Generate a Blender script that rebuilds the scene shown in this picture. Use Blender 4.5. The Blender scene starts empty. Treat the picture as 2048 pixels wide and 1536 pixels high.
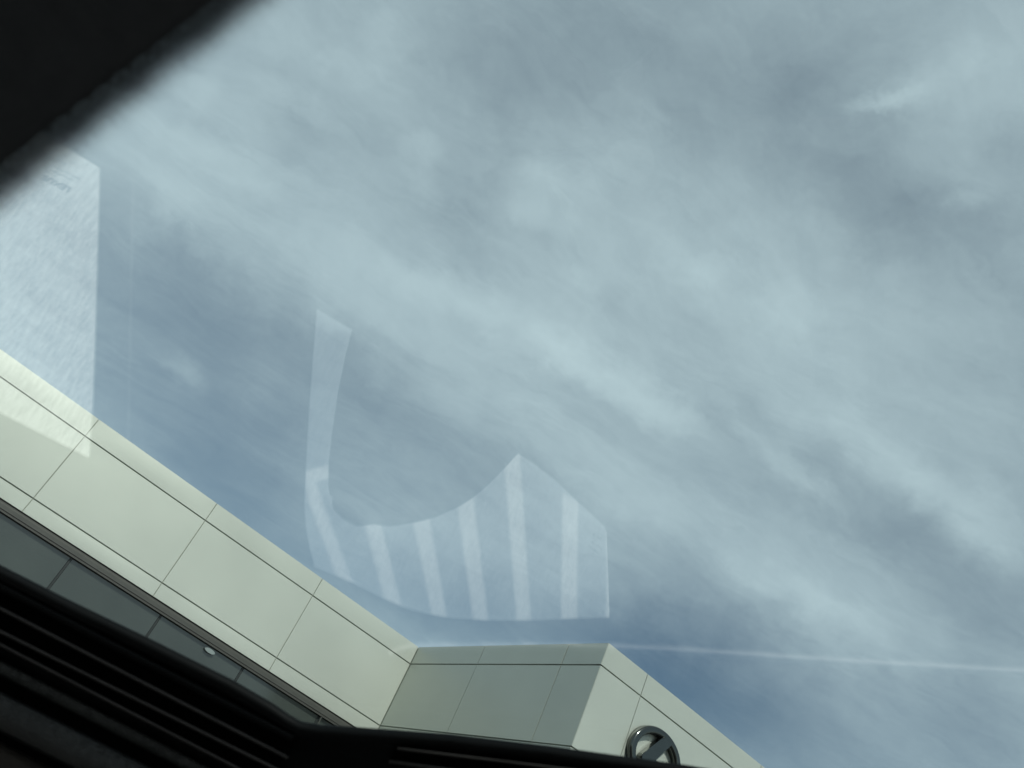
import bpy, bmesh, math, random
from mathutils import Vector, Matrix
random.seed(7)
S = bpy.context.scene
COL = S.collection

# ------------------------------------------------------------------ camera
F_PX = 1791.9                       # focal length for a picture 2048 wide
AZ, EL, RO = 0.45051612, 0.57589475, 0.4797445
EYE = Vector((0, 0, 1.35))
_fw = Vector((math.sin(AZ)*math.cos(EL), math.cos(AZ)*math.cos(EL), math.sin(EL)))
_r0 = Vector((math.cos(AZ), -math.sin(AZ), 0)); _u0 = _r0.cross(_fw)
RT = _r0*math.cos(RO) + _u0*math.sin(RO); UP = -_r0*math.sin(RO) + _u0*math.cos(RO); FW = _fw
cam = bpy.data.cameras.new('camera'); camo = bpy.data.objects.new('camera', cam); COL.objects.link(camo)
camo.matrix_world = Matrix.Translation(EYE) @ Matrix((RT, UP, -FW)).transposed().to_4x4()
cam.sensor_width = 36; cam.lens = 36*F_PX/2048
cam.clip_start = 0.01; cam.clip_end = 5000
cam.dof.use_dof = True; cam.dof.focus_distance = 22; cam.dof.aperture_fstop = cam.lens/2.7
S.camera = camo

# ------------------------------------------------------------------ sun, sky, exposure
SUN = Vector((-0.13, -0.70, 0.70)).normalized()
sl = bpy.data.lights.new('sun', 'SUN'); sl.energy = 3.9; sl.angle = math.radians(0.5); sl.color = (1, .965, .90)
so = bpy.data.objects.new('sun', sl); COL.objects.link(so)
so.rotation_euler = SUN.to_track_quat('Z', 'Y').to_euler()
S.view_settings.view_transform = 'Standard'; S.view_settings.look = 'None'
S.view_settings.exposure = 0.0; S.view_settings.gamma = 1
S.cycles.transparent_max_bounces = 16; S.cycles.max_bounces = 8

def ray(u, v):
    return (FW + RT*((u-1024)/F_PX) - UP*((v-768)/F_PX)).normalized()

w = bpy.data.worlds.new('World'); S.world = w; w.use_nodes = True
nt = w.node_tree; nt.nodes.clear()
def N(t, **kw):
    n = nt.nodes.new(t)
    for k, v in kw.items(): setattr(n, k, v)
    return n
def L(a, b): nt.links.new(a, b)
def M(op, a, b=None, c=None):
    n = N('ShaderNodeMath', operation=op)
    for i, x in enumerate((a, b, c)):
        if x is None: continue
        if isinstance(x, (int, float)): n.inputs[i].default_value = x
        else: L(x, n.inputs[i])
    return n.outputs[0]
sky = N('ShaderNodeTexSky', sky_type='NISHITA', sun_disc=False)
sky.sun_elevation = math.asin(SUN.z); sky.sun_rotation = math.atan2(SUN.x, SUN.y)
sky.air_density = 1.0; sky.dust_density = 1.2; sky.ozone_density = 1.0
tc = N('ShaderNodeTexCoord'); D = tc.outputs['Generated']
sep = N('ShaderNodeSeparateXYZ'); L(D, sep.inputs[0])
zc = M('MAXIMUM', sep.outputs[2], 0.06)
cmb = N('ShaderNodeCombineXYZ'); L(M('DIVIDE', sep.outputs[0], zc), cmb.inputs[0]); L(M('DIVIDE', sep.outputs[1], zc), cmb.inputs[1])
P = cmb.outputs[0]                                                   # where the ray meets the cloud layer
def noise(vec, scale, detail=6, rough=.55, dist=0.0):
    n = N('ShaderNodeTexNoise'); n.inputs['Scale'].default_value = scale; n.inputs['Detail'].default_value = detail
    n.inputs['Roughness'].default_value = rough; n.inputs['Distortion'].default_value = dist
    L(vec, n.inputs['Vector']); return n
wn = noise(D, 6.0, 9, .66)
wv = N('ShaderNodeVectorMath', operation='SUBTRACT'); L(wn.outputs['Color'], wv.inputs[0]); wv.inputs[1].default_value = (.5, .5, .5)
ws = N('ShaderNodeVectorMath', operation='SCALE'); L(wv.outputs[0], ws.inputs[0]); ws.inputs['Scale'].default_value = 0.12
wd = N('ShaderNodeVectorMath', operation='ADD'); L(D, wd.inputs[0]); L(ws.outputs[0], wd.inputs[1])
WD = wd.outputs[0]
# the cirrus bank: long wisps lying along one wind direction
BL = [
 # broad banks
 (150,250,760,580,120,.34),(520,400,1150,760,115,.32),(900,520,1500,860,90,.22),(350,40,900,170,150,.26),
 (1040,320,1300,480,110,.20),(1180,420,1600,640,170,.30),(1480,600,2000,850,150,.26),(1960,60,2000,260,130,.30),
 (760,660,1330,1060,70,.16),(980,780,1680,1220,95,.20),(1380,1060,2060,1430,85,.14),(60,150,500,300,90,.20),
 (200,480,620,860,170,-.28),(240,880,640,1130,120,-.36),(680,700,1000,1010,110,-.14),(1250,1340,1720,1560,130,-.46),(1150,1260,1500,1420,70,-.2),(1900,1400,2060,1536,80,-.16),
 (1230,1090,1560,1280,60,-.18),(620,1150,1300,1300,90,-.42),(980,90,1290,150,95,-.22),(1330,170,1760,230,110,-.20),
 (1660,330,1860,470,95,-.14),(1850,1230,2060,1290,70,-.16),(1620,970,2000,1140,60,-.22),(1740,1380,2060,1520,70,-.10),
 # single wisps, bright
 (400,165,460,185,30,.16),(415,275,540,365,32,.20),(270,320,410,440,30,.20),(735,55,830,75,28,.22),(690,120,815,155,30,.16),
 (800,275,860,305,20,.18),(815,320,870,385,24,.16),(1045,330,1150,365,28,.22),(1030,400,1110,430,20,.12),(800,525,880,600,28,.16),
 (870,545,1010,630,28,.20),(1050,635,1180,740,26,.30),(1100,660,1400,870,26,.34),(1250,780,1404,868,22,.18),(1474,845,1680,995,22,.26),
 (1590,780,1824,918,40,.24),(1780,900,1900,960,40,.24),(1870,950,2060,1080,42,.36),(1100,868,1474,1078,45,.14),(1480,1128,1760,1305,22,.28),
 (1714,237,1834,197,13,.34),(1780,210,1900,150,30,.20),(1910,120,1980,90,34,.16),(1874,395,1974,380,15,.18),(1349,530,1474,535,30,.16),
 (1545,592,1650,658,26,.24),(1124,525,1174,575,26,.14),(320,725,380,775,16,.18),(460,740,560,800,40,.08),(1660,1290,1800,1370,22,.12),
 # single wisps, dark
 (600,225,680,260,50,-.16),(700,255,760,285,34,-.12),(880,100,960,140,46,-.14),(960,160,1010,195,30,-.12),(870,415,930,440,36,-.12),
 (910,480,990,510,34,-.12),(330,480,420,540,46,-.14),(640,640,720,690,40,-.14),(1570,180,1640,200,40,-.14),(1340,265,1420,300,60,-.12),
 (1980,260,2040,300,36,-.22),(1740,430,1820,480,60,-.16),(1240,410,1290,450,44,-.14),(1370,650,1440,700,54,-.14),(1620,850,1690,900,34,-.26),
 (1200,600,1260,640,24,-.10),(1420,740,1520,790,34,-.12),(1480,800,1560,850,24,-.12)]
acc = None
for (x0, y0, x1, y1, hw, amp) in BL:
    a, b = ray(x0, y0), ray(x1, y1); c = (a+b).normalized()
    t = (b-a); half = t.length/2; t.normalize(); dd = c; s = dd.cross(t).normalized(); t = s.cross(dd)
    mp = N('ShaderNodeMapping', vector_type='TEXTURE')
    mp.inputs['Location'].default_value = c
    mp.inputs['Rotation'].default_value = Matrix((t, s, dd)).transposed().to_euler()
    mp.inputs['Scale'].default_value = (half*1.35+hw/F_PX, 2.05*hw/F_PX, 1.0)
    L(WD, mp.inputs['Vector'])
    g = N('ShaderNodeTexGradient', gradient_type='SPHERICAL'); L(mp.outputs[0], g.inputs[0])
    ms = N('ShaderNodeMapRange', interpolation_type='SMOOTHSTEP'); L(g.outputs['Fac'], ms.inputs[0])
    acc = M('MULTIPLY_ADD', ms.outputs[0], amp*(.78 if amp > 0 else .48 if y0 < 470 else .50 if x0 > 1400 and y0 < 1200 else .82), 0.52 if acc is None else acc)
# streaks
a, b = ray(450, 500), ray(1500, 1150)
pa = Vector((a.x/a.z, a.y/a.z)); pb = Vector((b.x/b.z, b.y/b.z)); ang = math.atan2((pb-pa).y, (pb-pa).x)
pn = noise(P, 1.7, 6, .6)
pv = N('ShaderNodeVectorMath', operation='SUBTRACT'); L(pn.outputs['Color'], pv.inputs[0]); pv.inputs[1].default_value = (.5, .5, .5)
ps = N('ShaderNodeVectorMath', operation='SCALE'); L(pv.outputs[0], ps.inputs[0]); ps.inputs['Scale'].default_value = 0.42
pw = N('ShaderNodeVectorMath', operation='ADD'); L(P, pw.inputs[0]); L(ps.outputs[0], pw.inputs[1]); PW = pw.outputs[0]
def streak(sx, sy, detail, rough, dist, off=0.0):
    mp = N('ShaderNodeMapping', vector_type='TEXTURE'); mp.inputs['Rotation'].default_value = (0, 0, ang)
    mp.inputs['Location'].default_value = (off, off*.7, 0)
    mp.inputs['Scale'].default_value = (1/sx, 1/sy, 1)
    L(PW, mp.inputs['Vector']); n = noise(mp.outputs[0], 1.0, detail, rough, dist)
    return M('SUBTRACT', n.outputs['Fac'], .5)
s1 = streak(1.4, 6.0, 8, .58, .6)
s2 = streak(4.0, 9.0, 7, .62, 1.2, 3.3)
s3 = M('SUBTRACT', noise(WD, 9, 8, .6).outputs['Fac'], .5)
tex = M('ADD', M('MULTIPLY', s1, .42), M('ADD', M('MULTIPLY', s2, .24), M('MULTIPLY', s3, .27)))
s4 = M('SUBTRACT', noise(WD, 26, 8, .62, .3).outputs['Fac'], .5)
s5 = streak(9.0, 26.0, 6, .6, .8, 7.1)
tex = M('ADD', tex, M('ADD', M('MULTIPLY', s4, .23), M('MULTIPLY', s5, .19)))
acc = M('MULTIPLY_ADD', tex, M('MINIMUM', M('MAXIMUM', M('MULTIPLY', acc, 1.35), .25), 1.0), acc)
cl = M('TANH', M('MAXIMUM', acc, 0.0))
skm = N('ShaderNodeVectorMath', operation='MULTIPLY'); L(sky.outputs[0], skm.inputs[0]); skm.inputs[1].default_value = (.96, 1.0, .93)
bg = N('ShaderNodeBackground'); L(skm.outputs[0], bg.inputs[0]); bg.inputs[1].default_value = 0.088
cb = N('ShaderNodeBackground'); cb.inputs[0].default_value = (.745, .90, .975, 1); cb.inputs[1].default_value = 1.0
mx = N('ShaderNodeMixShader'); L(cl, mx.inputs[0]); L(bg.outputs[0], mx.inputs[1]); L(cb.outputs[0], mx.inputs[2])
out = N('ShaderNodeOutputWorld'); L(mx.outputs[0], out.inputs[0])
w.cycles.sampling_method = 'MANUAL'; w.cycles.sample_map_resolution = 512

# ------------------------------------------------------------------ materials
def mat(name, color, rough=.5, metal=0.0, spec=.5, var=0.0, vscale=3.0, bump=0.0, bscale=40.0, coat=0.0, stretch=None, rot=0.0):
    m = bpy.data.materials.new(name); m.use_nodes = True
    t = m.node_tree; b = t.nodes['Principled BSDF']
    b.inputs['Base Color'].default_value = (*color, 1); b.inputs['Roughness'].default_value = rough
    b.inputs['Metallic'].default_value = metal; b.inputs['Specular IOR Level'].default_value = spec
    b.inputs['Coat Weight'].default_value = coat
    tcn = t.nodes.new('ShaderNodeTexCoord'); src = tcn.outputs['Object']
    if stretch:
        mp = t.nodes.new('ShaderNodeMapping'); mp.vector_type = 'TEXTURE'; mp.inputs['Scale'].default_value = stretch; mp.inputs['Rotation'].default_value = (0, 0, rot); t.links.new(src, mp.inputs[0]); src = mp.outputs[0]
    if var:
        n = t.nodes.new('ShaderNodeTexNoise'); n.inputs['Scale'].default_value = vscale; n.inputs['Detail'].default_value = 6
        t.links.new(src, n.inputs['Vector'])
        r = t.nodes.new('ShaderNodeMapRange'); r.inputs['From Min'].default_value = .3; r.inputs['From Max'].default_value = .7
        r.inputs['To Min'].default_value = 1-var; r.inputs['To Max'].default_value = 1+var
        t.links.new(n.outputs['Fac'], r.inputs[0])
        v = t.nodes.new('ShaderNodeVectorMath'); v.operation = 'SCALE'; v.inputs[0].default_value = color
        t.links.new(r.outputs[0], v.inputs['Scale']); t.links.new(v.outputs[0], b.inputs['Base Color'])
        r2 = t.nodes.new('ShaderNodeMapRange'); r2.inputs['From Min'].default_value = .3; r2.inputs['From Max'].default_value = .7
        r2.inputs['To Min'].default_value = max(.02, rough*(1-var)); r2.inputs['To Max'].default_value = min(1, rough*(1+var))
        t.links.new(n.outputs['Fac'], r2.inputs[0]); t.links.new(r2.outputs[0], b.inputs['Roughness'])
    if bump:
        n2 = t.nodes.new('ShaderNodeTexNoise'); n2.inputs['Scale'].default_value = bscale; n2.inputs['Detail'].default_value = 5
        t.links.new(src, n2.inputs['Vector'])
        bp = t.nodes.new('ShaderNodeBump'); bp.inputs['Strength'].default_value = bump; bp.inputs['Distance'].default_value = .01
        t.links.new(n2.outputs['Fac'], bp.inputs['Height']); t.links.new(bp.outputs[0], b.inputs['Normal'])
    return m
WHITE = mat('white_metal_panel', (.475, .505, .455), .48, .38, .6, .06, .35, .03, .6)
JOINT = mat('panel_joint', (.24, .26, .22), .8, 0, .2)
TRIM = mat('grey_trim', (.06, .062, .055), .5, .1, .5, .08, 2)
TRIMD = mat('dark_trim', (.05, .05, .045), .5)
GLAZE = mat('dark_glazing', (.04, .048, .043), .12, 0, 1.0, .18, .5, .02, 1.2)
MULL = mat('black_mullion', (.02, .024, .024), .4)
CHROME = mat('dark_chrome', (.10, .105, .10), .16, 1.0, .5, .05, 3)
GLINTW = mat('white_glint', (.22, .26, .26), .4)  # pale tone standing in for light reflected in the glazing
ASPH = mat('asphalt', (.05, .05, .05), .9, 0, .3, .15, 3, .3, 60)
ROOFM = mat('roof_membrane', (.35, .35, .34), .8)
RUBBER = mat('black_rubber', (.0035, .004, .004), .55, 0, .12, .2, 30)
RAILM = mat('dark_plastic_rail', (.05, .046, .042), .5, 0, .25, .15, 30)
LEATHER = mat('black_grained_vinyl', (.07, .072, .068), .6, 0, .25, .35, 160, 1, 420)
CARPET = mat('black_carpet', (.010, .010, .011), .95, 0, .05)
FABRIC = mat('black_knit_fabric', (.008, .009, .0095), .95, 0, .08, .3, 150, .5, 700)
FIBRE = mat('grey_fibres', (.11, .10, .12), .95, 0, .1)
INK = mat('grey_ink', (.04, .045, .05), .8)
CORD = mat('pale_cord', (.28, .275, .27), .8, 0, .2, .12, 20)
CORDF = mat('cord_fade', (.13, .128, .125), .9, 0, .1, .3, 25)
GR = .105
def glassmat():
    m = bpy.data.materials.new('tinted_window_glass'); m.use_nodes = True; t = m.node_tree; t.nodes.clear()
    lw = t.nodes.new('ShaderNodeLayerWeight'); lw.inputs[0].default_value = .5
    p = t.nodes.new('ShaderNodeMath'); p.operation = 'POWER'; p.inputs[1].default_value = 3.5; t.links.new(lw.outputs['Facing'], p.inputs[0])
    q = t.nodes.new('ShaderNodeMath'); q.operation = 'MULTIPLY_ADD'; q.inputs[1].default_value = .5; q.inputs[2].default_value = GR; t.links.new(p.outputs[0], q.inputs[0])
    tr = t.nodes.new('ShaderNodeBsdfTransparent'); tr.inputs[0].default_value = (.935, .97, .955, 1)
    gl = t.nodes.new('ShaderNodeBsdfGlossy'); gl.inputs['Roughness'].default_value = 0.0; gl.inputs[0].default_value = (1, 1, 1, 1)
    mxx = t.nodes.new('ShaderNodeMixShader'); t.links.new(q.outputs[0], mxx.inputs[0]); t.links.new(tr.outputs[0], mxx.inputs[1]); t.links.new(gl.outputs[0], mxx.inputs[2])
    o = t.nodes.new('ShaderNodeOutputMaterial'); t.links.new(mxx.outputs[0], o.inputs[0]); return m
GLASS = glassmat()

# ------------------------------------------------------------------ helpers
def obj(name, bm, m, parent=None, smooth=False):
    me = bpy.data.meshes.new(name); bmesh.ops.recalc_face_normals(bm, faces=bm.faces[:]); bm.to_mesh(me); bm.free()
    me.materials.append(m)
    if smooth:
        for p in me.polygons: p.use_smooth = True
    o = bpy.data.objects.new(name, me); COL.objects.link(o)
    if parent: o.parent = parent; o.matrix_parent_inverse = Matrix.Translation(-parent.location) if parent.type == 'EMPTY' and parent.parent is None else Matrix.Identity(4)
    return o
def thing(name, label, cat, loc=(0, 0, 0), group=None):
    o = bpy.data.objects.new(name, None); COL.objects.link(o); o.location = loc; o.empty_display_size = .2
    o['label'] = label; o['category'] = cat
    if group: o['group'] = group
    return o
def tag(o, label, cat, group=None):
    o['label'] = label; o['category'] = cat
    if group: o['group'] = group
def box(bm, lo, hi, bev=0.0):
    vs = [bm.verts.new((x, y, z)) for x in (lo[0], hi[0]) for y in (lo[1], hi[1]) for z in (lo[2], hi[2])]
    fs = [bm.faces.new([vs[i] for i in q]) for q in ((0,1,3,2),(4,6,7,5),(0,4,5,1),(2,3,7,6),(0,2,6,4),(1,5,7,3))]
    if bev:
        es = list({e for f in fs for e in f.edges}); bmesh.ops.bevel(bm, geom=es, offset=bev, segments=2, affect='EDGES', profile=.5)
def prism(bm, pts, off):
    """closed outline (3-D points in a plane) given thickness by the vector off"""
    a = [bm.verts.new(p) for p in pts]; b = [bm.verts.new(Vector(p)+off) for p in pts]
    bm.faces.new(a); bm.faces.new(b[::-1]); n = len(a)
    for i in range(n): bm.faces.new((a[i], a[(i+1) % n], b[(i+1) % n], b[i]))
def tube(bm, path, r, seg=8, radii=None):
    rings = []; n = len(path)
    for i, p in enumerate(path):
        d = (Vector(path[min(i+1, n-1)])-Vector(path[max(i-1, 0)])).normalized()
        u = d.cross(Vector((0.31, .17, .93))).normalized(); v = d.cross(u)
        rr = radii[i] if radii else r
        rings.append([bm.verts.new(Vector(p)+(u*math.cos(k*2*math.pi/seg)+v*math.sin(k*2*math.pi/seg))*rr) for k in range(seg)])
    for a, b in zip(rings, rings[1:]):
        for k in range(seg): bm.faces.new((a[k], a[(k+1) % seg], b[(k+1) % seg], b[k]))
    bm.faces.new(rings[0][::-1]); bm.faces.new(rings[-1])

# ------------------------------------------------------------------ ground
bm = bmesh.new(); bmesh.ops.create_grid(bm, x_segments=8, y_segments=8, size=1500)
g = obj('ground', bm, ASPH); g['kind'] = 'structure'

# ------------------------------------------------------------------ building
Z0, Z1, Z2, Z3, Z4 = [2*z+1.35 for z in (3.86998, 3.58468, 2.61841, 2.41702)] + [4.60+1.35]
YA, YC, XC = 24.0, 15.73, 12.907
bld = thing('building', 'pale metal panelled showroom building with a stepped parapet over dark glazing', 'building', (8, 24, 0))
GV, GH = .022, .034
def panel(lo2, hi2, kind):
    """one cassette of the cladding, a slightly dished box; kind A: faces -Y at YA, B: faces -X at XC, C: faces -Y at YC"""
    bm = bmesh.new(); T = .06
    u0, v0 = lo2; u1, v1 = hi2
    u0 += GV/2; u1 -= GV/2; v0 += GH/2; v1 -= GH/2
    j = [random.uniform(-.0035, .0035) for _ in range(4)]; nx, ny = 8, 5; c = .0025+random.uniform(-.003, .006)
    grid = []
    for a in range(nx+1):
        row = []
        for b in range(ny+1):
            s, t = a/nx, b/ny
            o = j[0]*(1-s)*(1-t)+j[1]*s*(1-t)+j[2]*s*t+j[3]*(1-s)*t - c*math.sin(math.pi*s)*math.sin(math.pi*t)
            u = u0+(u1-u0)*s; v = v0+(v1-v0)*t
            row.append(bm.verts.new({'A': (u, YA+o, v), 'B': (XC+o, u, v), 'C': (u, YC+o, v)}[kind]))
        grid.append(row)
    for a in range(nx):
        for b in range(ny): bm.faces.new((grid[a][b], grid[a+1][b], grid[a+1][b+1], grid[a][b+1]))
    ring = [grid[a][0] for a in range(nx+1)]+[grid[nx][b] for b in range(1, ny+1)]+[grid[a][ny] for a in range(nx-1, -1, -1)]+[grid[0][b] for b in range(ny-1, 0, -1)]
    dv = Vector((T, 0, 0)) if kind == 'B' else Vector((0, T, 0))
    back = [bm.verts.new(v.co+dv) for v in ring]
    for i in range(len(ring)): k = (i+1) % len(ring); bm.faces.new((ring[i], ring[k], back[k], back[i]))
    return obj('wall_panel', bm, WHITE, bld, False)
xsA = [XC+.0-0.011]; x = 9.12
while x > -14: xsA.append(x); x -= 3.732
xsA = xsA[::-1]
rows = [(Z3, Z2), (Z2, Z1), (Z1, Z0)]
for a, b in zip(xsA, xsA[1:]):
    for lo, hi in rows: panel((a, lo), (b, hi), 'A')
ysB = [YC, 17.12, 20.58, YA-.012]
for a, b in zip(ysB, ysB[1:]):
    for lo, hi in rows: panel((a, lo), (b, hi), 'B')
xsC = [XC, 14.33, 18.93, 23.5, 28.1]
for a, b in zip(xsC, xsC[1:]):
    for lo, hi in rows: panel((a, lo), (b, hi), 'C')
bm = bmesh.new()
box(bm, (xsA[0], YA+.028, Z3+.02), (XC+.2, YA+.4, Z0-.03)); box(bm, (XC+.028, YC+.2, Z3+.02), (XC+.4, YA+.3, Z0-.03)); box(bm, (XC+.05, YC+.028, Z3+.02), (28.1, YC+.4, Z0-.033))
obj('wall', bm, JOINT, bld)
bm = bmesh.new(); box(bm, (xsA[0], YA+.41, Z0-.5), (28, 44, Z0-.35)); box(bm, (XC+.41, YC+.41, Z0-.5), (28, YA+.405, Z0-.35)); obj('roof', bm, ROOFM, bld)
# soffit trim under the cladding
bm = bmesh.new(); box(bm, (xsA[0], YA+.03, Z3-.05), (XC-.1, YA+.5, Z3-.012)); box(bm, (xsA[0], YA+.02, Z4), (XC-.1, YA+.5, Z4+.05)); obj('dark_trim', bm, TRIMD, bld)
bm = bmesh.new(); box(bm, (xsA[0], YA+.005, Z4+.052), (XC-.1, YA+.5, Z3-.052), .012); obj('trim', bm, TRIM, bld)
# glazing
xg = [.62+2.625*k for k in range(-5, 6)]
for a, b in zip(xg, xg[1:]):
    for (lo, hi) in ((Z4-2.6, Z4-.002), (Z4-5.2, Z4-2.68)):
        bm = bmesh.new(); t = random.uniform(-.006, .006)
        vs = [(a+.035, YA+.13+t, lo), (b-.035, YA+.13-t, lo), (b-.035, YA+.13-t, hi), (a+.035, YA+.13+t, hi)]
        prism(bm, [Vector(v) for v in vs], Vector((0, .03, 0)))
        obj('window_pane', bm, GLAZE, bld)
for a in xg:
    bm = bmesh.new(); box(bm, (a-.028, YA+.118, 0), (a+.028, YA+.3, Z4-.003), .006); obj('mullion', bm, MULL, bld)
bm = bmesh.new(); box(bm, (xg[0], YA+.5, 0), (XC+.2, YA+.7, Z3-.1)); box(bm, (XC+.05, YC+.05, 0), (28, YC+.4, Z3-.01)); box(bm, (XC+.03, YC+.4, 0), (XC+.4, YA+.5, Z3-.01)); obj('lower_wall', bm, MULL, bld)

def onplaneY(u, v, Y):
    d = ray(u, v); return EYE + d*((Y-EYE.y)/d.y)
# oval lamp and white tube: solids standing in for reflections in the glazing
c = onplaneY(420, 1302, YA+.05)
bm = bmesh.new()
for k, (rr, yy) in enumerate(((.13, 0), (.13, .05), (.10, .07))): pass
pts = [c+Vector((.155*math.cos(t), 0, .055*math.sin(t))) for t in [i*math.pi/12 for i in range(24)]]
prism(bm, pts, Vector((0, .08, 0)))
o = obj('oval_glint', bm, GLINTW); tag(o, 'added solid oval for a reflected lamp on the dark glazing below the pale fascia', 'glint')
p0, p1 = onplaneY(648, 1425, YA+.04), onplaneY(629, 1462, YA+.04)
bm = bmesh.new(); tube(bm, [(p0.x, YA+.04, Z4-.002), (p0.x, YA+.04, Z4-.28)], .016, 10); 
pr = thing('tube_glint', 'added thin tube for a reflected lamp hanging on a grey stem beside the glazing', 'glint', (p0.x, YA+.04, Z4))
obj('stem', bm, TRIM, pr)
bm = bmesh.new(); tube(bm, [(p0.x, YA+.04, Z4-.28), (p0.x, YA+.04, Z4-1.1)], .045, 12); obj('glint_tube', bm, GLINTW, pr, True)

# oval emblem
em = thing('emblem_sign', 'dark chrome oval emblem with an angled letter L on pale panels', 'sign', (15.18, YC, 6.095+1.35))
EC = Vector((15.235, YC-.18, 6.095+1.35)); EA, EB = .87, .684
bm = bmesh.new(); n = 96
prof = [(1.0, 0.17), (1.0, .075), (.997, .05), (.987, .028), (.970, .010), (.945, 0), (.82, 0), (.798, .012), (.785, .035), (.78, .07), (.78, .17)]   # (radius factor, depth)
rings = []
for i in range(n):
    t = 2*math.pi*i/n
    rings.append([bm.verts.new(EC+Vector(((EA-(1-r)*EA)*math.cos(t), d, (EB-(1-r)*EA)*math.sin(t)))) for r, d in prof])
for i in range(n):
    a, b = rings[i], rings[(i+1) % n]
    for k in range(len(prof)): bm.faces.new((a[k], b[k], b[(k+1) % len(prof)], a[(k+1) % len(prof)]))
obj('emblem_ring', bm, CHROME, em, True)
Lp = [(.07, .86), (-.10, .62), (-.30, .28), (-.46, .0), (-.53, -.12), (-.555, -.22), (-.53, -.31), (-.46, -.37), (-.35, -.39), (.80, -.39), (.86, -.25), (.88, -.08), (-.07, -.08), (.08, .20), (.27, .55), (.43, .82), (.25, .88)]
bm = bmesh.new(); prism(bm, [EC+Vector((x*EA, -.012, z*EB)) for x, z in Lp], Vector((0, .15, 0)))
es = [e for e in bm.edges if all(v.co.y < EC.y for v in e.verts)]
bmesh.ops.bevel(bm, geom=es, offset=.018, segments=3, affect='EDGES')
obj('emblem_letter', bm, CHROME, em, False)
bm = bmesh.new()
bm.free()
for x, z in ((-.9, 0), (.9, 0), (0, .9), (0, -.9)):
    bm = bmesh.new(); tube(bm, [EC+Vector((x*EA, .16, z*EB)), EC+Vector((x*EA, .19, z*EB))], .03); obj('bracket', bm, MULL, em)

# ------------------------------------------------------------------ the car one looks out of
car = thing('parked_car', 'dark interior of a parked car seen from inside through its windscreen', 'car', (0, 0, 0))
ga, gt = math.radians(26), math.radians(55)
GN = -Vector((math.sin(ga)*math.cos(gt), math.cos(ga)*math.cos(gt), math.sin(gt)))       # towards the inside
GP = EYE + FW*.60
def onpane(u, v, h=0.0):
    """the point a height h inside the windscreen plane"""
    d = ray(u, v); q = GP + GN*h; return EYE + d*(((q-EYE) @ GN)/(d @ GN)) if False else EYE + d*((q-EYE).dot(GN)/d.dot(GN))
gh = Vector((math.cos(ga), -math.sin(ga), 0)); gs = GN.cross(gh).normalized()
if gs.z < 0: gs = -gs
def slab(c, u, v, nrm, a0, a1, b0, b1, th, bm):
    prism(bm, [c+u*a0+v*b0, c+u*a1+v*b0, c+u*a1+v*b1, c+u*a0+v*b1], nrm*th)
low = (1.35-.06-GP.z)/gs.z
bm = bmesh.new(); slab(GP, gh, gs, -GN, -1.0, .95, low, .62, .003, bm); obj('windscreen', bm, GLASS, car)
FZ = .45                                                                                     # cabin floor height
def onfloor(u, v, dz=0.0):
    """where the reflection in the glass at this direction comes from on the cabin floor"""
    d = ray(u, v); X = onpane(u, v); r = d - 2*d.dot(GN)*GN
    return X + r*((FZ+dz-X.z)/r.z)
bm = bmesh.new(); box(bm, (-1.25, -1.3, FZ-.05), (1.35, 1.35, FZ-.004)); obj('floor_carpet', bm, CARPET, car)
# base bezel of the windscreen: stepped black trim with two runs meeting in a rounded inner corner
def run(pts, h): return [onpane(u, v, h) for u, v in pts]
EDGE = [(-330,966),(0,1138),(140,1209),(286,1279),(461,1366),(540,1412),(575,1436),(600,1450),(640,1457),(700,1461),(900,1476),(1100,1500),(1370,1538),(1750,1600),(2300,1700),(2900,1810),(3500,1920)]
def shift(pts, dx, dy): return [(u+dx, v+dy) for u, v in pts]
prof = [(0,0,.003),(0,0,.012),(-3,7,.016),(-7,16,.010),(-14,34,.004),(-22,60,.002),(-60,150,.001),(-130,320,-.01),(-260,640,-.03)]
bm = bmesh.new(); rows_ = [[bm.verts.new(p) for p in run(shift(EDGE, dx, dy), h)] for dx, dy, h in prof]
for a, b in zip(rows_, rows_[1:]):
    for i in range(len(a)-1): bm.faces.new((a[i], a[i+1], b[i+1], b[i]))
o = obj('window_frame', bm, RUBBER, car, True); md = o.modifiers.new('t', 'SOLIDIFY'); md.thickness = .006; md.offset = 0
def bar(name, p0, p1, wpx, h0, h1, m):
    """raised bar; p0,p1 its ends, wpx its width"""
    dx, dy = p1[0]-p0[0], p1[1]-p0[1]; l = math.hypot(dx, dy); nx, ny = -dy/l, dx/l
    bm = bmesh.new(); n = 14; R = []
    pr_ = [(0, h0), (.12, h1*.8+h0*.2), (.3, h1), (.7, h1), (.88, h1*.8+h0*.2), (1, h0)]
    for i in range(n+1):
        s = i/n; u, v = p0[0]+dx*s, p0[1]+dy*s
        R.append([bm.verts.new(onpane(u+nx*wpx*k, v+ny*wpx*k, h)) for k, h in pr_])
    for a, b in zip(R, R[1:]):
        for k in range(5): bm.faces.new((a[k], b[k], b[k+1], a[k+1]))
        bm.faces.new((a[5], b[5], b[0], a[0]))
    bm.faces.new(R[0]); bm.faces.new(R[-1][::-1])
    return obj(name, bm, m, car, True)
bar('frame_lip', (-300, 1006), (590, 1468), 20, .006, .018, RUBBER)
bar('trim_rail', (-300, 1056), (578, 1512), 9, .004, .022, RAILM)
bar('trim_rail', (-300, 1108), (562, 1538), 9, .004, .022, RAILM)
bar('trim_rail', (-300, 1128), (640, 1618), 8, .004, .022, RAILM)
bar('trim_rail', (795, 1493), (2000, 1640), 8, .004, .022, RAILM)
bar('trim_rail', (778, 1519), (2000, 1680), 8, .004, .022, RAILM)
bar('trim_step', (-300, 1165), (600, 1628), 30, .002, .012, LEATHER)
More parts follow.
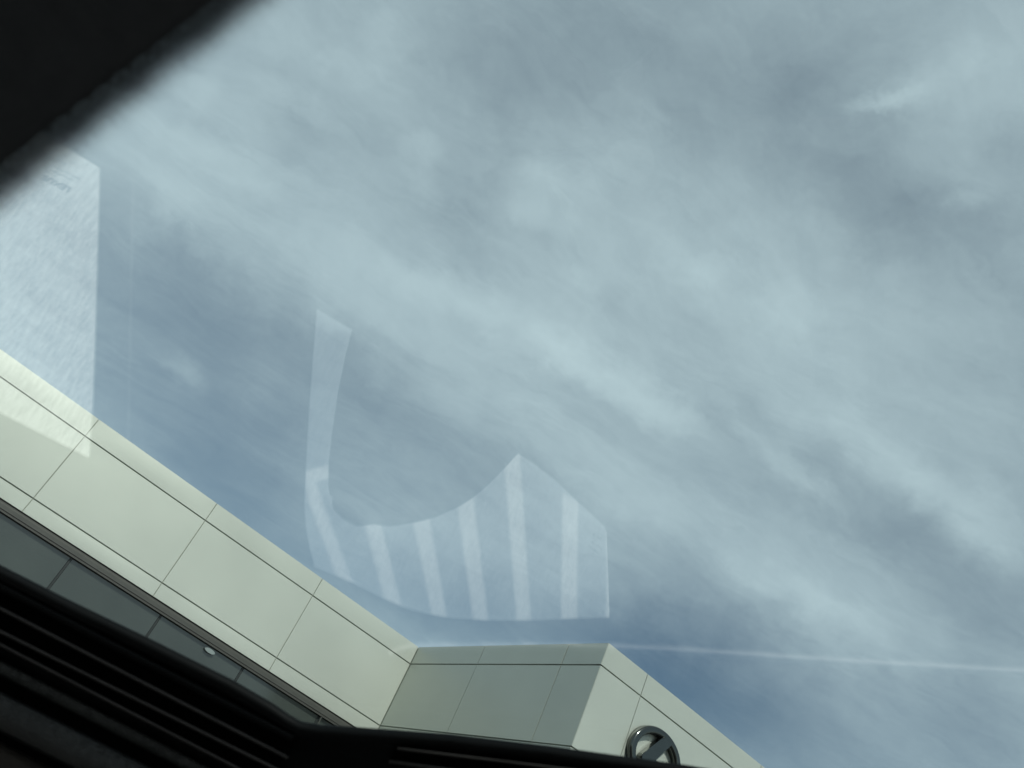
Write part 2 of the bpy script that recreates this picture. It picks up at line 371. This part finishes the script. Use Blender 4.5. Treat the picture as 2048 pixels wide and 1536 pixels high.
bar('dashboard_pad', (-400, 1180), (700, 1735), 74, .004, .034, LEATHER)
bar('dashboard_lower_pad', (-500, 1230), (700, 1835), 130, .0, .020, mat('dark_brown_vinyl', (.05, .042, .036), .7, 0, .2, .2, 60, .6, 700))

# headliner corner close to the lens, ribbed knit edge with loose fibres
hd = .085
def near(u, v, k=hd): d = ray(u, v); return EYE + d*(k/d.dot(FW))
e0, e1 = Vector((-160, 505)), Vector((760, -205)); ed = (e1-e0).normalized(); en = Vector((ed.y, -ed.x))  # en: up-left, away from the glass
if en.x > 0: en = -en
bm = bmesh.new(); n = 900; fr = []; 
for i in range(n+1):
    s = i/n; q = e0+(e1-e0)*s; ln = (e1-e0).length
    rib = 13*math.sin(s*ln/25*2*math.pi)+2*math.sin(s*ln/53*2*math.pi+1)
    q0 = q+en*(8+rib); fr.append((q0, s))
secs = []
for q0, s in fr:
    secs.append([bm.verts.new(near(*(q0+en*k), hd+dz)) for k, dz in ((1500, .05), (900, .015), (300, .006), (30, .002), (6, .0008), (0, .003), (6, .0055), (300, .011), (900, .025), (1500, .062))])
for a, b in zip(secs, secs[1:]):
    for k in range(len(a)): bm.faces.new((a[k], b[k], b[(k+1) % len(a)], a[(k+1) % len(a)]))
bm.faces.new(secs[0]); bm.faces.new(secs[-1][::-1])
hl = obj('headliner', bm, FABRIC, car, True)
bm = bmesh.new()
for i in range(620):
    s = (i+random.uniform(0, .8))/620; q = e0+(e1-e0)*s; l = 30+15*math.sin(s*1163/23*2*math.pi)+random.uniform(-9, 9); sk = random.uniform(-5, 5)
    dz = .002+random.uniform(-.001, .002)
    pth = [near(*(q+en*14), hd+dz), near(*(q-en*l*.5+ed*sk*.3), hd+dz), near(*(q-en*l+ed*sk), hd+dz+random.uniform(-.001, .001))]
    tube(bm, pth, 0, 4, [.00011, .00008, .00003])
f = obj('fibre_fringe', bm, FIBRE, hl)
f.parent = hl

# ------------------------------------------------------------------ paper floor mats (seen mirrored in the windscreen)
fa = onfloor(75, 608)-onfloor(95, 575); FANG = math.atan2(fa.y, fa.x)
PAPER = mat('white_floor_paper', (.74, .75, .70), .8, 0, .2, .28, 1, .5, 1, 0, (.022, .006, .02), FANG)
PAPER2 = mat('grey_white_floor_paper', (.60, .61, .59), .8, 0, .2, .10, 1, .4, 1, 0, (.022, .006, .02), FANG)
def floor_sheet(name, px, m, label, cat, th=.0015, dz=0.0, sub=0, group=None):
    bm = bmesh.new(); pts = [onfloor(u, v, dz) for u, v in px]
    prism(bm, pts, Vector((0, 0, -th)))
    o = obj(name, bm, m); tag(o, label, cat, group); return o
M1 = [(110,282),(198,336),(196,420),(190,640),(184,810),(177,917),(0,827),(-180,736),(-180,105)]
M2 = [(633,618),(668,640),(703,660),(690,712),(675,785),(664,860),(656,930),(656,975),(658,990),(664,996),(663,1010),(668,1022),(684,1038),(702,1049),(715,1054),(730,1052),(748,1050),(766,1053),(790,1053),(830,1046),(870,1036),(915,1016),(945,997),(975,972),(1005,941),(1036,908),(1070,930),(1110,962),(1155,1004),(1190,1036),(1210,1056),(1213,1066),(1216,1150),(1219,1236),(1150,1238),(1060,1242),(975,1242),(900,1237),(850,1228),(805,1215),(760,1195),(700,1165),(628,1134),(618,1095),(611,1055),(608,1015),(609,975),(613,900),(617,830),(624,730)]
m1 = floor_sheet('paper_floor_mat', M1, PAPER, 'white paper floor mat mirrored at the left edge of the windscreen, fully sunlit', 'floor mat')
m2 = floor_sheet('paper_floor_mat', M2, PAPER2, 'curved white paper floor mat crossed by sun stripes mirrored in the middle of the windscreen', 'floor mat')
# clear film under the first mat: only its edge shows
bm = bmesh.new(); prism(bm, [onfloor(*p, -.0005) for p in ((264,345),(266.6,345),(256.5,885),(253.5,885))], Vector((0, 0, -.001)))
o = obj('film_edge', bm, CORDF, m1); o.matrix_parent_inverse = Matrix.Identity(4)
# printing
def printed(body, o_px, x_px, y_px, parent, scale=1.0):
    """text laid flat on a mat: o_px origin, x_px where the first line ends, y_px one line height up"""
    cu = bpy.data.curves.new('lettering', 'FONT'); cu.body = body; cu.size = 1; cu.extrude = 0; cu.offset = .018
    to = bpy.data.objects.new('lettering', cu); COL.objects.link(to)
    dg = bpy.context.evaluated_depsgraph_get(); me = bpy.data.meshes.new_from_object(to.evaluated_get(dg)); bpy.data.objects.remove(to)
    wd_ = max(v.co.x for v in me.vertices)
    O = onfloor(*o_px, .0008); X = (onfloor(*x_px, .0008)-O)/wd_; Y = onfloor(*y_px, .0008)-O
    for v in me.vertices: v.co = O + X*v.co.x + Y*(v.co.y/.7)
    me.materials.append(INK); ob = bpy.data.objects.new('lettering', me); COL.objects.link(ob); ob.parent = parent; return ob
printed('LEXUS', (142,377), (88,350), (136,386), m1)
def marks(lines, parent):
    bm = bmesh.new()
    for (x0, y0, x1, y1, h) in lines:
        n = int(math.hypot(x1-x0, y1-y0)/3.0)
        for i in range(n):
            if random.random() < .16: continue
            s = (i+random.uniform(0, .3))/n; s2 = s+.55/n
            a = Vector((x0+(x1-x0)*s, y0+(y1-y0)*s)); b = Vector((x0+(x1-x0)*s2, y0+(y1-y0)*s2)); hh = h*random.uniform(.6, 1.1)
            k = Vector((.35, -.94))*hh
            prism(bm, [onfloor(*p, .0006) for p in (a, b, b+k, a+k)], Vector((0, 0, .0002)))
    ob = obj('lettering', bm, INK, parent); ob.matrix_parent_inverse = Matrix.Identity(4)
marks([(149,366,100,341,3), (156,359,108,335,3), (130,331,110,321,3)], m1)
marks([(1198,1110,1176,1093,3), (1204,1101,1182,1085,3), (1202,1080,1184,1070,3)], m2)
# cord on the carpet whose reflection runs like a pale line
CP = [(776,1309),(798,1300),(820,1295),(850,1293),(950,1292),(1060,1291),(1180,1293),(1300,1298),(1450,1307),(1600,1317),(1780,1328),(1950,1338),(2200,1352)]
cord = thing('cord', 'thin pale fade-layered cord mirrored as a long line across the lower right of the windscreen', 'cord', tuple(onfloor(1200, 1293)))
def smoothpath(pp, n=12):
    r = []
    for i in range(len(pp)-1):
        p0, p1, p2, p3 = pp[max(i-1, 0)], pp[i], pp[i+1], pp[min(i+2, len(pp)-1)]
        for k in range(n):
            t = k/n
            r.append(tuple(.5*((2*p1[j])+(-p0[j]+p2[j])*t+(2*p0[j]-5*p1[j]+4*p2[j]-p3[j])*t*t+(-p0[j]+3*p1[j]-3*p2[j]+p3[j])*t**3) for j in (0, 1)))
    return r+[pp[-1]]
sp = smoothpath(CP)
def uneven(r, k): return [r*(1+.10*math.sin(i*.5+k)+random.uniform(-.12, .12)) for i in range(len(sp))]
bm = bmesh.new(); tube(bm, [onfloor(u, v, .009) for u, v in sp], 0, 6, uneven(.0042, 0)); obj('cord_core', bm, CORD, cord, True)
bm = bmesh.new(); tube(bm, [onfloor(u, v+1, .002) for u, v in sp], 0, 6, uneven(.0082, 1)); obj('cord_mid_fade', bm, CORDF, cord, True)  # darker layers paint the soft fade of the mirrored line
bm = bmesh.new(); tube(bm, [onfloor(u, v+2, -.004) for u, v in sp], 0, 6, uneven(.0122, 2)); obj('cord_fade', bm, mat('cord_outer_fade', (.07, .07, .068), .9, 0, .1, .3, 25), cord, True)

# ------------------------------------------------------------------ slatted blind added out of view to throw the stripes
bl = thing('stripe_occluder', 'added unseen slatted blind casting the sun stripes on the curved paper mat', 'occluder', tuple(onfloor(900, 1100)+SUN*.8))
ST = [((618,1008),(671,1150),(632,972),(705,1168)),((730,1054),(769,1202),(762,1052),(803,1216)),((826,1045),(864,1232),(858,1038),(893,1236)),
      ((915,1015),(946,1241),(946,995),(976,1242)),((1009,940),(1033,1241),(1040,917),(1061,1241)),((1125,981),(1122,1239),(1156,1008),(1154,1236))]
def ext(p, q, v): s = (v-p[1])/(q[1]-p[1]); return (p[0]+(q[0]-p[0])*s, v)
TOP, BOT = 860, 1300
edges = []
for a, b, c, d in ST: edges.append(((a, b), (c, d)))
SL = []
SL.append([(560, TOP), ext(*edges[0][0], 1000), ext(*edges[0][0], BOT), (560, BOT)])
for i in range(5):
    l, r_ = edges[i][1], edges[i+1][0]
    if i == 0: SL.append([(632,965),(664,955),(700,940),ext(*r_, 940), ext(*r_, BOT), ext(*l, BOT), ext(*l, 975)])
    else: SL.append([ext(*l, TOP), ext(*r_, TOP), ext(*r_, BOT), ext(*l, BOT)])
SL[0] = [(540,960),(609,946),(612,975),ext(*edges[0][0], 1000), ext(*edges[0][0], BOT), (540, BOT)]
SL.append([(1156,1004),(1212,1040),(1214,1150),(1210,1300),ext(*edges[5][1], BOT)])
SL.append([(540,560),(800,560),(790,905),(655,931),(612,943),(540,960)])
SL.append([(1090,930),(1160,930),(1240,1040),(1213,1045),(1156,1006),(1124,985),(1100,970)])
SBL = mat('occluder_sheet', (.01, .01, .01), .9)
def translucent(m, f):
    t = m.node_tree; b = t.nodes['Principled BSDF']; o = t.nodes['Material Output']
    tr = t.nodes.new('ShaderNodeBsdfTransparent'); mm = t.nodes.new('ShaderNodeMixShader'); mm.inputs[0].default_value = f
    t.links.new(b.outputs[0], mm.inputs[1]); t.links.new(tr.outputs[0], mm.inputs[2]); t.links.new(mm.outputs[0], o.inputs[0])
translucent(SBL, .42)
for px in SL:
    bm = bmesh.new(); prism(bm, [onfloor(u, v)+SUN*.80 for u, v in px], SUN*.001); obj('occluder_slat', bm, SBL, bl)
